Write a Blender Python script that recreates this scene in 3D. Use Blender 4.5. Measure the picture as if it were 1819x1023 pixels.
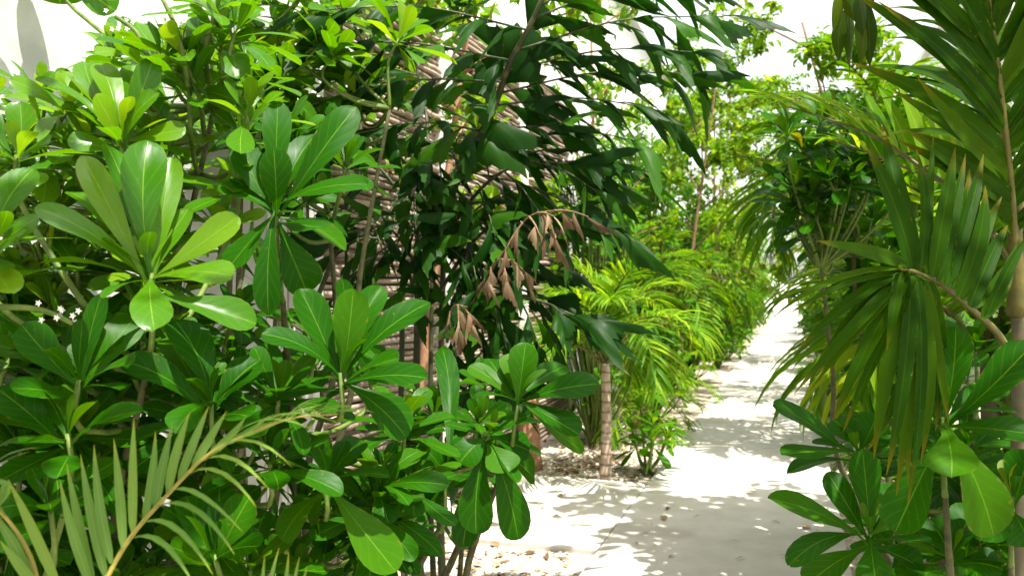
import bpy, math, random
from mathutils import Vector as V, Matrix, Quaternion

for o in list(bpy.data.objects): bpy.data.objects.remove(o)
S = bpy.context.scene
COL = S.collection
RNG = random.Random(7)

# ------------------------------------------------------------------ camera, sky, sun, exposure
F, CU, CV, CH = 1500.0, 909.5, 511.5, 1.5          # photo pixels: focal length, centre; camera height
cam = bpy.data.cameras.new('camera'); co = bpy.data.objects.new('camera', cam); COL.objects.link(co)
co.location = (0, 0, CH); co.rotation_euler = (math.radians(90), 0, 0)
cam.sensor_width = 36; cam.lens = F/1819*36; cam.clip_end = 500; cam.clip_start = 0.05
cam.dof.use_dof = True; cam.dof.focus_distance = 2.1; cam.dof.aperture_fstop = 5.6
S.camera = co

TD = V((0.3162, 0.9487, 0)); ND = V((0.9487, -0.3162, 0))      # along the path / across it (to the right)
SUN = (ND*0.30 - TD*0.22 + V((0, 0, 0.93))).normalized()
W = bpy.data.worlds.new('World'); S.world = W; W.use_nodes = True
nt = W.node_tree; nt.nodes.clear()
sky = nt.nodes.new('ShaderNodeTexSky'); sky.sky_type = 'NISHITA'; sky.sun_disc = False
sky.sun_elevation = math.asin(SUN.z); sky.sun_rotation = math.atan2(SUN.x, SUN.y)
sky.dust_density = 2.5; sky.air_density = 1.0; sky.ozone_density = 1.0
bg = nt.nodes.new('ShaderNodeBackground'); bg.inputs[1].default_value = 0.15
wo = nt.nodes.new('ShaderNodeOutputWorld')
hz = nt.nodes.new('ShaderNodeHueSaturation'); hz.inputs['Saturation'].default_value = 0.30      # a white, hazy sky
wm = nt.nodes.new('ShaderNodeMix'); wm.data_type = 'RGBA'; wm.blend_type = 'MULTIPLY'; wm.inputs[0].default_value = 1; wm.inputs[7].default_value = (1.0, .97, .90, 1)
nt.links.new(sky.outputs[0], hz.inputs['Color']); nt.links.new(hz.outputs[0], wm.inputs[6]); nt.links.new(wm.outputs[2], bg.inputs[0]); nt.links.new(bg.outputs[0], wo.inputs[0])
sl = bpy.data.lights.new('sun', 'SUN'); sl.energy = 4.6; sl.angle = math.radians(0.5); sl.color = (1, 0.955, 0.87)
so = bpy.data.objects.new('sun', sl); COL.objects.link(so)
so.rotation_euler = (-SUN).to_track_quat('-Z', 'Y').to_euler(); so.location = (3, 3, 20)
S.view_settings.view_transform = 'Standard'; S.view_settings.look = 'None'
S.view_settings.gamma = 1; S.view_settings.exposure = 1.55
S.render.engine = 'CYCLES'
S.cycles.max_bounces = 10; S.cycles.transmission_bounces = 8; S.cycles.diffuse_bounces = 5

# ------------------------------------------------------------------ helpers
def P(u, v, y): return V(((u-CU)/F*y, y, CH-(v-CV)/F*y))
def NS(n, s, z=0): return ND*n + TD*s + V((0, 0, z))
def wall_y(u): return 2.3/(1/3-(u-CU)/F)
UP = V((0, 0, 1))

def thing(name, label, cat, loc=(0, 0, 0), group=None):
    o = bpy.data.objects.new(name, None); COL.objects.link(o); o.location = loc
    o.empty_display_size = 0.1
    o['label'] = label; o['category'] = cat
    if group: o['group'] = group
    return o

class MB:
    def __init__(s): s.v = []; s.f = []; s.uv = []; s.r = []
    def build(s, name, mat, parent=None, smooth=True):
        me = bpy.data.meshes.new(name)
        off = parent_world(parent) if parent else V((0, 0, 0))
        me.from_pydata([(p[0]-off[0], p[1]-off[1], p[2]-off[2]) for p in s.v], [], s.f)
        uvl = me.uv_layers.new(name='UVMap')
        li = [0]*len(me.loops); me.loops.foreach_get('vertex_index', li)
        flat = []
        for i in li: flat.extend(s.uv[i])
        uvl.data.foreach_set('uv', flat)
        at = me.attributes.new('rnd', 'FLOAT', 'POINT'); at.data.foreach_set('value', s.r)
        me.polygons.foreach_set('use_smooth', [smooth]*len(me.polygons))
        me.materials.append(mat)
        o = bpy.data.objects.new(name, me); COL.objects.link(o)
        if parent: o.parent = parent
        return o
    def add(s, p, uv=(0, 0), r=0.5): s.v.append(p); s.uv.append(uv); s.r.append(r); return len(s.v)-1

def parent_world(o):
    p = V((0, 0, 0))
    while o: p = p + o.location; o = o.parent
    return p

def box(mb, c, hx, hy, hz, ax=V((1, 0, 0)), ay=V((0, 1, 0)), az=V((0, 0, 1)), r=0.5):
    i = len(mb.v)
    for sx in (-1, 1):
        for sy in (-1, 1):
            for sz in (-1, 1): mb.add(c+ax*hx*sx+ay*hy*sy+az*hz*sz, ((sx+1)/2, (sz+1)/2), r)
    for q in ((0, 1, 3, 2), (4, 6, 7, 5), (0, 4, 5, 1), (2, 3, 7, 6), (0, 2, 6, 4), (1, 5, 7, 3)):
        mb.f.append([i+k for k in q])

def bez(pts, n):
    """Catmull-Rom through pts, n segments in all"""
    m = len(pts)-1; out = []
    for k in range(n+1):
        x = k/n*m; i = min(int(x), m-1); t = x-i
        p1, p2 = pts[i], pts[i+1]
        p0 = pts[i-1] if i > 0 else p1*2-p2
        p3 = pts[i+2] if i+2 <= m else p2*2-p1
        out.append(0.5*((2*p1)+(p2-p0)*t+(2*p0-5*p1+4*p2-p3)*t*t+(3*p1-p0-3*p2+p3)*t**3))
    return out

def tube(mb, pts, r0, r1, n=7, rnd=0.5, wob=0.0, rfun=None, cap=True):
    m = len(pts); base = len(mb.v); ref = None
    for k, p in enumerate(pts):
        T = (pts[min(k+1, m-1)]-pts[max(k-1, 0)])
        T = T.normalized() if T.length > 1e-9 else UP
        if ref is None: ref = T.orthogonal().normalized()
        ref = (ref-T*ref.dot(T)); ref = ref.normalized() if ref.length > 1e-6 else T.orthogonal().normalized()
        b = T.cross(ref); t = k/(m-1)
        r = rfun(t) if rfun else r0+(r1-r0)*t
        for j in range(n):
            a = 2*math.pi*j/n
            rr = r*(1+wob*(RNG.random()-.5))
            mb.add(p+(ref*math.cos(a)+b*math.sin(a))*rr, (j/n, t), rnd)
    for k in range(m-1):
        for j in range(n):
            a = base+k*n+j; b2 = base+k*n+(j+1) % n
            mb.f.append((a, b2, b2+n, a+n))
    if cap:
        mb.f.append([base+j for j in range(n)][::-1]); mb.f.append([base+(m-1)*n+j for j in range(n)])

def prof(tab):
    def f(t):
        for (a, x), (b, y) in zip(tab, tab[1:]):
            if t <= b: return x+(y-x)*(t-a)/(b-a)
        return tab[-1][1]
    return f
SPAT = prof([(0, .09), (.12, .12), (.25, .24), (.4, .5), (.55, .78), (.68, .95), (.78, 1), (.87, .93), (.94, .72), (.98, .42), (1, .12)])
SPAT_T = [0, .12, .25, .4, .55, .68, .78, .87, .94, .98, 1]
SPAT_LO = [0, .25, .5, .75, .92, 1]
LANC = prof([(0, .35), (.1, .8), (.3, 1), (.55, .9), (.8, .5), (.93, .2), (1, .03)])
LANC_T = [0, .1, .25, .42, .6, .76, .9, 1]
LANC_LO = [0, .2, .5, .8, 1]
OVAL = prof([(0, .06), (.15, .55), (.35, .95), (.5, 1), (.7, .75), (.88, .35), (1, .02)])
OVAL_T = [0, .15, .35, .5, .7, .88, 1]

def leaf(mb, a, b, w, nrm, pf=SPAT, ts=SPAT_T, bend=.06, fold=.15, nx=4, wave=.0, rnd=None, pk=1.0, hook=0.0):
    """one leaf blade from a to b, width w; bend bows it towards nrm, fold lifts its edges, hook drops its tip"""
    d = b-a; L = d.length
    if L < 1e-5: return
    d = d/L; s = d.cross(nrm)
    if s.length < 1e-4: s = d.orthogonal()
    s.normalize(); n = s.cross(d)
    if rnd is None: rnd = RNG.random()
    ph = RNG.random()*6.28; i0 = len(mb.v); sk = (RNG.random()-.5)*.10*L
    for t in ts:
        tt = t**pk
        c = a+d*(t*L)+n*(bend*L*4*tt*(1-tt))+s*(sk*4*t*(1-t))
        if hook and t > .5: c = c-UP*(hook*L*((t-.5)*2)**2)
        ww = w*.5*pf(t)
        for j in range(nx+1):
            x = j/nx*2-1
            z = fold*abs(x)*ww
            if wave: z += wave*L*abs(x)*math.sin(t*9+ph+(1.6 if x > 0 else 0))*t
            mb.add(c+s*(x*ww)+n*z, (j/nx, t), rnd)
    k = nx+1
    for i in range(len(ts)-1):
        for j in range(nx):
            q = i0+i*k+j; mb.f.append((q, q+1, q+1+k, q+k))

def fishleaf(mb, a, b, w, nrm, rnd=None, curl=.08):
    """wedge shaped fishtail leaflet: fans out from a point, jagged slanted end"""
    d = b-a; L = d.length; d = d/L; s = d.cross(nrm)
    if s.length < 1e-4: s = d.orthogonal()
    s.normalize(); n = s.cross(d)
    if rnd is None: rnd = RNG.random()
    sg = RNG.choice((-1, 1)); nx = 8; rows = [0, .18, .38, .58, .78, 1]; i0 = len(mb.v)
    ends = []
    asy = RNG.uniform(.35, .6)
    for j in range(nx+1):
        x = j/nx*2-1
        e = (1-asy)+asy*((x*sg+1)/2)**1.6+(RNG.uniform(-.10, .02) if j % 2 else RNG.uniform(-.02, .05))
        if j == (0 if sg > 0 else nx): e += .04
        ends.append(e)
    for t in rows:
        for j in range(nx+1):
            x = j/nx*2-1; al = t*ends[j]*L
            ww = w*.5*(.04+.96*min(1, t*1.25)**1.1)*(1 if t < .8 else 1-.55*(t-.8))
            z = curl*L*(4*t*(1-t))-.22*abs(x)*ww+.03*w*(j % 2)*t
            mb.add(a+d*al+s*(x*ww)+n*z, (j/nx, t), rnd)
    k = nx+1
    for i in range(len(rows)-1):
        for j in range(nx):
            q = i0+i*k+j; mb.f.append((q, q+1, q+1+k, q+k))

# ------------------------------------------------------------------ materials
def nodes(name):
    m = bpy.data.materials.new(name); m.use_nodes = True; t = m.node_tree; t.nodes.clear()
    out = t.nodes.new('ShaderNodeOutputMaterial')
    return m, t, out
def N(t, kind, **kw):
    n = t.nodes.new(kind)
    for k, v in kw.items(): setattr(n, k, v)
    return n
def ramp(t, stops):
    r = N(t, 'ShaderNodeValToRGB'); e = r.color_ramp.elements
    while len(e) < len(stops): e.new(0.5)
    for i, (p, c) in enumerate(stops): e[i].position = p; e[i].color = (*c, 1)
    return r
def mix(t, a, b, fac, blend='MIX'):
    n = N(t, 'ShaderNodeMix', data_type='RGBA', blend_type=blend)
    for s, v in ((0, fac), (6, a), (7, b)):
        if hasattr(v, 'links'): t.links.new(v, n.inputs[s])
        elif isinstance(v, (int, float)): n.inputs[s].default_value = v
        else: n.inputs[s].default_value = (*v, 1)
    return n.outputs[2]
def math_(t, op, a, b=None):
    n = N(t, 'ShaderNodeMath', operation=op)
    for i, v in enumerate((a, b)):
        if v is None: continue
        if hasattr(v, 'links'): t.links.new(v, n.inputs[i])
        else: n.inputs[i].default_value = v
    return n.outputs[0]

def leaf_mat(name, stops, vein, trans=.38, rough=.32, ttint=(1.5, 1.75, .55), vw=.016, side=20, tips=None, spec=.3, long_veins=False):
    m, t, out = nodes(name)
    at = N(t, 'ShaderNodeAttribute', attribute_name='rnd')
    rp = ramp(t, stops); t.links.new(at.outputs['Fac'], rp.inputs[0])
    tc = N(t, 'ShaderNodeTexCoord'); sx = N(t, 'ShaderNodeSeparateXYZ'); t.links.new(tc.outputs['UV'], sx.inputs[0])
    ax = math_(t, 'ABSOLUTE', math_(t, 'SUBTRACT', sx.outputs[0], .5))
    mr = N(t, 'ShaderNodeMapRange', interpolation_type='SMOOTHSTEP'); t.links.new(ax, mr.inputs[0])
    mr.inputs[1].default_value = vw*.4; mr.inputs[2].default_value = vw*1.5; mr.inputs[3].default_value = 1; mr.inputs[4].default_value = 0
    if long_veins:
        wv = math_(t, 'SINE', math_(t, 'MULTIPLY', sx.outputs[0], 60.0))
    else:
        wv = math_(t, 'SINE', math_(t, 'MULTIPLY', math_(t, 'SUBTRACT', sx.outputs[1], math_(t, 'MULTIPLY', ax, .55)), float(side)*2.2))
    sv = N(t, 'ShaderNodeMapRange'); t.links.new(wv, sv.inputs[0])
    sv.inputs[1].default_value = .75; sv.inputs[2].default_value = 1; sv.inputs[3].default_value = 0; sv.inputs[4].default_value = .12
    no = N(t, 'ShaderNodeTexNoise'); no.inputs['Scale'].default_value = 22; no.inputs['Detail'].default_value = 4
    geo = N(t, 'ShaderNodeNewGeometry'); t.links.new(geo.outputs['Position'], no.inputs['Vector'])
    c = mix(t, rp.outputs[0], mix(t, rp.outputs[0], (.75, .8, .6), 1.0, 'MULTIPLY'), no.outputs[0])
    c = mix(t, c, vein, sv.outputs[0])
    c = mix(t, c, vein, math_(t, 'MULTIPLY', mr.outputs[0], .75))
    # worn and yellowed spots with a shape of their own
    n2 = N(t, 'ShaderNodeTexNoise'); n2.inputs['Scale'].default_value = 65; n2.inputs['Detail'].default_value = 3
    t.links.new(geo.outputs['Position'], n2.inputs['Vector'])
    sp = N(t, 'ShaderNodeMapRange'); t.links.new(n2.outputs[0], sp.inputs[0]); sp.inputs[1].default_value = .70; sp.inputs[2].default_value = .78; sp.inputs[4].default_value = .55
    c = mix(t, c, (.16, .12, .03), sp.outputs[0])
    eg = N(t, 'ShaderNodeMapRange', interpolation_type='SMOOTHSTEP'); t.links.new(math_(t, 'ADD', ax, math_(t, 'MULTIPLY', n2.outputs[0], .35)), eg.inputs[0])
    eg.inputs[1].default_value = .66; eg.inputs[2].default_value = .74; eg.inputs[4].default_value = .5
    c = mix(t, c, (.20, .15, .03), eg.outputs[0])
    if tips:
        tr = N(t, 'ShaderNodeMapRange', interpolation_type='SMOOTHSTEP'); t.links.new(math_(t, 'ADD', sx.outputs[1], math_(t, 'MULTIPLY', no.outputs[0], .3)), tr.inputs[0])
        tr.inputs[1].default_value = .92; tr.inputs[2].default_value = 1.2
        c = mix(t, c, tips, tr.outputs[0])
    b = N(t, 'ShaderNodeBsdfPrincipled'); t.links.new(c, b.inputs['Base Color'])
    b.inputs['Roughness'].default_value = rough; b.inputs['Specular IOR Level'].default_value = spec
    rr = N(t, 'ShaderNodeMapRange'); t.links.new(no.outputs[0], rr.inputs[0]); rr.inputs[3].default_value = rough-.1; rr.inputs[4].default_value = rough+.16
    t.links.new(rr.outputs[0], b.inputs['Roughness'])
    bp = N(t, 'ShaderNodeBump'); bp.inputs['Strength'].default_value = .18; bp.inputs['Distance'].default_value = .002
    hh = math_(t, 'ADD', math_(t, 'MULTIPLY', no.outputs[0], .6), math_(t, 'MULTIPLY', wv, -.12))
    hh = math_(t, 'SUBTRACT', hh, math_(t, 'MULTIPLY', mr.outputs[0], .7))
    t.links.new(hh, bp.inputs['Height']); t.links.new(bp.outputs[0], b.inputs['Normal'])
    tl = N(t, 'ShaderNodeBsdfTranslucent'); t.links.new(mix(t, c, ttint, 1.0, 'MULTIPLY'), tl.inputs[0])
    ms = N(t, 'ShaderNodeMixShader'); ms.inputs[0].default_value = trans
    t.links.new(b.outputs[0], ms.inputs[1]); t.links.new(tl.outputs[0], ms.inputs[2]); t.links.new(ms.outputs[0], out.inputs[0])
    return m

def solid_mat(name, c1, c2, scale=8, rough=.85, bump=.3, bd=.01, use_rnd=False, stretch=(1, 1, 1), spots=None, uvrings=None):
    m, t, out = nodes(name)
    geo = N(t, 'ShaderNodeNewGeometry'); mp = N(t, 'ShaderNodeMapping'); mp.inputs['Scale'].default_value = stretch
    t.links.new(geo.outputs['Position'], mp.inputs['Vector'])
    no = N(t, 'ShaderNodeTexNoise'); no.inputs['Scale'].default_value = scale; no.inputs['Detail'].default_value = 8; no.inputs['Roughness'].default_value = .65
    t.links.new(mp.outputs[0], no.inputs['Vector'])
    mr = N(t, 'ShaderNodeMapRange'); t.links.new(no.outputs[0], mr.inputs[0]); mr.inputs[1].default_value = .3; mr.inputs[2].default_value = .7
    f = mr.outputs[0]
    if use_rnd:
        at = N(t, 'ShaderNodeAttribute', attribute_name='rnd')
        f = math_(t, 'ADD', math_(t, 'MULTIPLY', f, .45), math_(t, 'MULTIPLY', at.outputs['Fac'], .55))
    c = mix(t, c1, c2, f)
    h = no.outputs[0]
    if spots:
        v = N(t, 'ShaderNodeTexNoise'); v.inputs['Scale'].default_value = spots[1]; v.inputs['Detail'].default_value = 5; t.links.new(geo.outputs['Position'], v.inputs['Vector'])
        s2 = N(t, 'ShaderNodeMapRange'); t.links.new(v.outputs[0], s2.inputs[0]); s2.inputs[1].default_value = spots[2]; s2.inputs[2].default_value = spots[2]+.08
        c = mix(t, c, spots[0], s2.outputs[0])
    if uvrings:
        tc = N(t, 'ShaderNodeTexCoord'); sx = N(t, 'ShaderNodeSeparateXYZ'); t.links.new(tc.outputs['UV'], sx.inputs[0])
        w = math_(t, 'SINE', math_(t, 'ADD', math_(t, 'MULTIPLY', sx.outputs[1], uvrings[1]), math_(t, 'MULTIPLY', no.outputs[0], 2.5)))
        s3 = N(t, 'ShaderNodeMapRange'); t.links.new(w, s3.inputs[0]); s3.inputs[1].default_value = .6; s3.inputs[2].default_value = .95; s3.inputs[4].default_value = .8
        c = mix(t, c, uvrings[0], s3.outputs[0])
    b = N(t, 'ShaderNodeBsdfPrincipled'); t.links.new(c, b.inputs['Base Color']); b.inputs['Roughness'].default_value = rough
    b.inputs['Specular IOR Level'].default_value = .3
    bp = N(t, 'ShaderNodeBump'); bp.inputs['Strength'].default_value = bump; bp.inputs['Distance'].default_value = bd
    t.links.new(h, bp.inputs['Height']); t.links.new(bp.outputs[0], b.inputs['Normal'])
    t.links.new(b.outputs[0], out.inputs[0])
    return m

M = {}
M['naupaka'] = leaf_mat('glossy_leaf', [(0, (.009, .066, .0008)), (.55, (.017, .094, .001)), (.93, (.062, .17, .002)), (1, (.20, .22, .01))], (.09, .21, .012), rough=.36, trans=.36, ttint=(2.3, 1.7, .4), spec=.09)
M['naupaka_sun'] = leaf_mat('sunlit_glossy_leaf', [(0, (0.0264, 0.1260, 0.0012)), (.5, (0.0624, 0.1860, 0.0024)), (.92, (0.1800, 0.3120, 0.0120)), (1, (0.3360, 0.3600, 0.0240))], (.17, .30, .03), rough=.27, trans=.42, ttint=(2.1, 1.7, .4), spec=.28)  # lighter, yellower copy of the glossy leaf: sunlight put into its colour
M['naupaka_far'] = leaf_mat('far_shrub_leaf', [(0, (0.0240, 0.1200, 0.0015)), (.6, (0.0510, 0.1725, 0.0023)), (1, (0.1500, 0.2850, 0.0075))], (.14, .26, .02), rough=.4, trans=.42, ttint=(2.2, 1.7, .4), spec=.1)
M['fishtail'] = leaf_mat('fishtail_leaf', [(0, (0.0055, 0.0308, 0.0022)), (.7, (0.0110, 0.0506, 0.0033)), (1, (0.0352, 0.1155, 0.0055))], (.018, .06, .005), rough=.42, trans=.3, vw=.0, long_veins=True, spec=.09)
M['palm'] = leaf_mat('palm_leaflet', [(0, (0.0279, 0.1162, 0.0016)), (.6, (0.0620, 0.1783, 0.0031)), (1, (0.2015, 0.2945, 0.0078))], (.11, .19, .012), rough=.42, trans=.4, vw=.05, long_veins=True, tips=(.2, .17, .015), ttint=(2, 1.7, .4), spec=.1)
M['bigpalm'] = leaf_mat('broad_palm_leaflet', [(0, (.012, .050, .0006)), (.7, (.026, .080, .0008)), (1, (.055, .12, .001))], (.035, .085, .002), rough=.45, trans=.40, vw=.04, long_veins=True, tips=(.12, .10, .004), ttint=(2.2, 1.8, .4), spec=.06)
M['areca'] = leaf_mat('feather_palm_leaflet', [(0, (.105, .205, .05)), (.6, (.135, .24, .055)), (1, (.19, .27, .045))], (.16, .24, .07), rough=.48, trans=.34, vw=.06, long_veins=True, tips=(.24, .24, .02), spec=.1)
M['yellowpalm'] = leaf_mat('yellow_green_palm_leaflet', [(0, (0.0406, 0.1522, 0.0029)), (.55, (0.1015, 0.2465, 0.0058)), (1, (0.3190, 0.4000, 0.0217))], (.2, .28, .03), rough=.42, trans=.42, vw=.05, long_veins=True, ttint=(1.9, 1.7, .4), spec=.12)
M['treeleaf'] = leaf_mat('small_tree_leaf', [(0, (.048, .15, .003)), (.6, (.10, .225, .005)), (1, (.24, .32, .014))], (.2, .28, .03), rough=.45, trans=.45, ttint=(1.9, 1.7, .4), spec=.12)
M['hanging'] = leaf_mat('olive_hanging_leaf', [(0, (.020, .050, .002)), (.6, (.04, .08, .003)), (1, (.08, .12, .005))], (.1, .14, .02), rough=.48, trans=.3, spec=.1)
M['dead'] = leaf_mat('dead_frond_leaf', [(0, (.07, .040, .02)), (.5, (.17, .105, .06)), (1, (.36, .25, .16))], (.25, .15, .08), rough=.7, trans=.2, ttint=(1.1, .9, .7), long_veins=True)
M['stem'] = solid_mat('green_stem', (.045, .085, .012), (.13, .19, .03), 30, .6)
M['limb'] = solid_mat('olive_brown_limb', (.03, .033, .012), (.10, .10, .04), 30, .8)
M['wood'] = solid_mat('brown_branch', (.10, .06, .03), (.24, .15, .08), 40, .85)
M['redwood'] = solid_mat('reddish_bark', (.26, .12, .06), (.42, .24, .14), 25, .8)
M['cane'] = solid_mat('dark_cane', (.018, .03, .012), (.06, .07, .025), 25, .55, uvrings=((.10, .09, .05), 60))
M['rachis'] = solid_mat('palm_stalk', (.055, .06, .010), (.12, .105, .022), 20, .5)
M['ystalk'] = solid_mat('yellow_palm_stalk', (.20, .165, .03), (.31, .26, .05), 20, .5)
M['trunk'] = solid_mat('ringed_trunk', (.28, .2, .14), (.50, .40, .31), 18, .85, uvrings=((.14, .09, .06), 75))
M['greytrunk'] = solid_mat('pale_green_trunk', (.055, .055, .028), (.14, .125, .075), 10, .7, uvrings=((.13, .10, .06), 60))
M['flower'] = solid_mat('white_petal', (.75, .74, .68), (.85, .84, .78), 30, .6)
M['plaster'] = solid_mat('white_plaster', (.52, .53, .505), (.60, .605, .585), 14, .9, .35, .006, spots=((.46, .465, .44), 3.0, .60))
M['house'] = solid_mat('white_house_render', (.74, .74, .74), (.80, .80, .80), 5, .9, .2, .004)
M['slat'] = solid_mat('white_painted_slat', (.66, .65, .62), (.78, .77, .74), 6, .7, .2, .003, stretch=(6, 6, .6))
M['stick'] = solid_mat('weathered_stick', (.06, .038, .024), (.44, .35, .27), 34, .85, .5, .004, use_rnd=True)
M['concrete'] = solid_mat('pale_concrete', (.44, .415, .36), (.57, .545, .485), 3.5, .85, .4, .003, spots=((.40, .375, .32), 1.1, .56))
M['soil'] = solid_mat('sandy_gravel', (.24, .18, .11), (.55, .49, .40), 26, .95, .9, .02, spots=((.13, .085, .045), 6, .58))
M['pebble'] = solid_mat('pale_gravel_stone', (.45, .40, .33), (.74, .71, .65), 12, .9, .3, .003, use_rnd=True)
M['litter'] = leaf_mat('dry_leaf', [(0, (.10, .055, .03)), (.5, (.24, .14, .07)), (1, (.42, .30, .17))], (.3, .2, .1), rough=.8, trans=.1, ttint=(1, 1, 1))
M['glass'] = solid_mat('window_glass', (.10, .12, .14), (.16, .18, .2), 3, .1, 0)
M['sandwall'] = solid_mat('white_rubble', (.60, .57, .52), (.82, .80, .76), 9, .95, .9, .05)

# ------------------------------------------------------------------ setting: ground, path
def grid_sheet(name, mat, x0, x1, y0, y1, z, n=2, amp=0):
    mb = MB()
    for i in range(n+1):
        for j in range(n+1):
            x = x0+(x1-x0)*i/n; y = y0+(y1-y0)*j/n
            mb.add(V((x, y, z+(RNG.random()-.5)*amp)), (i/n, j/n))
    for i in range(n):
        for j in range(n):
            a = i*(n+1)+j; mb.f.append((a, a+n+1, a+n+2, a+1))
    o = mb.build(name, mat); o['kind'] = 'structure'; return o
grid_sheet('ground', M['soil'], -150, 150, -60, 250, 0)

PL, PR = -1.044, .285                 # path edges across
def slab(mb, n0, n1, s0, s1, z1=.03):
    c = NS((n0+n1)/2, (s0+s1)/2, z1/2-.02); hx, hy, hz = (n1-n0)/2, (s1-s0)/2, z1/2+.02
    i = len(mb.v); ch = .005
    for z, k in ((-hz, 0), (hz-ch, 0), (hz, ch)):
        for sx, sy in ((-1, -1), (1, -1), (1, 1), (-1, 1)):
            mb.add(c+ND*(sx*(hx-k))+TD*(sy*(hy-k))+UP*z)
    for L in (0, 4):
        for q in range(4): mb.f.append((i+L+q, i+L+(q+1) % 4, i+L+4+(q+1) % 4, i+L+4+q))
    mb.f.append((i+8, i+9, i+10, i+11))
mb = MB(); s = -2.0
joints = []
while s < 44:
    L = 2.02
    slab(mb, PL, PR, s, s+L-.007); s += L
o = mb.build('path', M['concrete'], smooth=False); o['kind'] = 'structure'
mb = MB(); slab(mb, -2.10, PL-.007, 4.65, 6.37, .0295)
o = mb.build('side_path', M['concrete'], smooth=False); o['kind'] = 'structure'

# gravel stones in the beds
def pebble(mb, c, r):
    i = len(mb.v); rn = RNG.random()
    a0 = RNG.random()*6.28
    for k in range(5):
        a = a0+k*1.2566; rr = r*RNG.uniform(.7, 1.2)
        mb.add(c+V((math.cos(a)*rr, math.sin(a)*rr, 0)), (0, 0), rn)
    for k in range(5):
        a = a0+k*1.2566; rr = r*RNG.uniform(.4, .8)
        mb.add(c+V((math.cos(a)*rr, math.sin(a)*rr, r*.6)), (0, 0), rn)
    for k in range(5):
        mb.f.append((i+k, i+(k+1) % 5, i+5+(k+1) % 5, i+5+k))
    mb.f.append([i+5+k for k in range(5)])
mb = MB()
for k in range(5200):
    if k < 2600: n, s = RNG.uniform(-2.15, -1.05), RNG.uniform(3.0, 4.63)
    elif k < 4300: n, s = RNG.uniform(-2.15, -1.06), RNG.uniform(6.4, 9.5)
    else: n, s = RNG.uniform(.3, .9), RNG.uniform(2.5, 9)
    pebble(mb, NS(n, s, 0), RNG.choice((.006, .008, .010, .016)))
g = mb.build('gravel', M['pebble'], smooth=False); g['kind'] = 'stuff'
g['label'] = 'pale loose gravel scattered over the sandy planting beds'; g['category'] = 'gravel'

# leaf litter in the beds
def scrap(mb, p, L, tilt=.15):
    a = RNG.random()*6.28; d = V((math.cos(a), math.sin(a), RNG.uniform(-tilt, tilt)))
    leaf(mb, p, p+d*L, L*RNG.uniform(.2, .55), (UP+V((RNG.uniform(-.4, .4), RNG.uniform(-.4, .4), 0))).normalized(), OVAL, LANC_LO, bend=RNG.uniform(-.05, .15), fold=RNG.uniform(-.3, .4), nx=2)
mb = MB()
for k in range(1150):
    if k < 650: n, s = RNG.triangular(-2.15, -1.0, -1.6), RNG.triangular(6.42, 11, 6.8)
    elif k < 790: n, s = RNG.uniform(-2.1, -1.1), RNG.uniform(3.5, 4.6)
    else: n, s = RNG.uniform(.3, .8), RNG.uniform(3, 11)
    scrap(mb, NS(n, s, .012), RNG.uniform(.03, .10))
g = mb.build('leaf_litter', M['litter']); g['kind'] = 'stuff'
g['label'] = 'brown dry leaf litter lying over the gravel beds beside the path'; g['category'] = 'leaf litter'
for k in range(64):
    n, s = RNG.uniform(PL+.03, PR-.03), RNG.triangular(4.2, 13, 5.2)
    if k < 14: n, s = RNG.uniform(-2.0, PL), RNG.uniform(4.7, 6.3)
    mb = MB(); p0 = NS(n, s, .034); p = V((0, 0, 0))
    L = RNG.choice((.03, .04, .06, .09)); a = RNG.random()*6.28
    d = V((math.cos(a), math.sin(a), .06))
    leaf(mb, p, p+d*L, L*RNG.choice((.10, .12, .3, .5)), UP, OVAL, LANC_LO, bend=.1, fold=.2, nx=2)
    o = mb.build('fallen_leaf', M['litter']); o.location = p0
    o['label'] = 'small dry leaf scrap lying on the pale concrete paving'; o['category'] = 'fallen leaf'; o['group'] = 'dry leaf scraps on the paving'

# ------------------------------------------------------------------ wall, slat screen, stick fence, houses
WN = -2.18
mb = MB(); box(mb, NS(WN-.15, .6, 2.0), .15, 2.55, 2.0, ND, TD)
o = mb.build('plaster_wall', M['plaster'], smooth=False)
o['label'] = 'bright white plaster garden wall with leaf shadows, behind the left shrubs'; o['category'] = 'wall'

t = thing('slatted_screen', 'narrow white screen of upright slats between plaster wall and stick fence', 'screen', NS(WN, 3.3))
mb = MB(); box(mb, NS(WN-.17, 3.33, 1.9), .05, .16, 1.9, ND, TD); mb.build('backing_board', M['slat'], t, False)
for k in range(6):
    mb = MB(); box(mb, NS(WN-.10, 3.185+k*.058, 1.9), .018, .021, 1.895, ND, TD); mb.build('slat', M['slat'], t, False)

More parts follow.
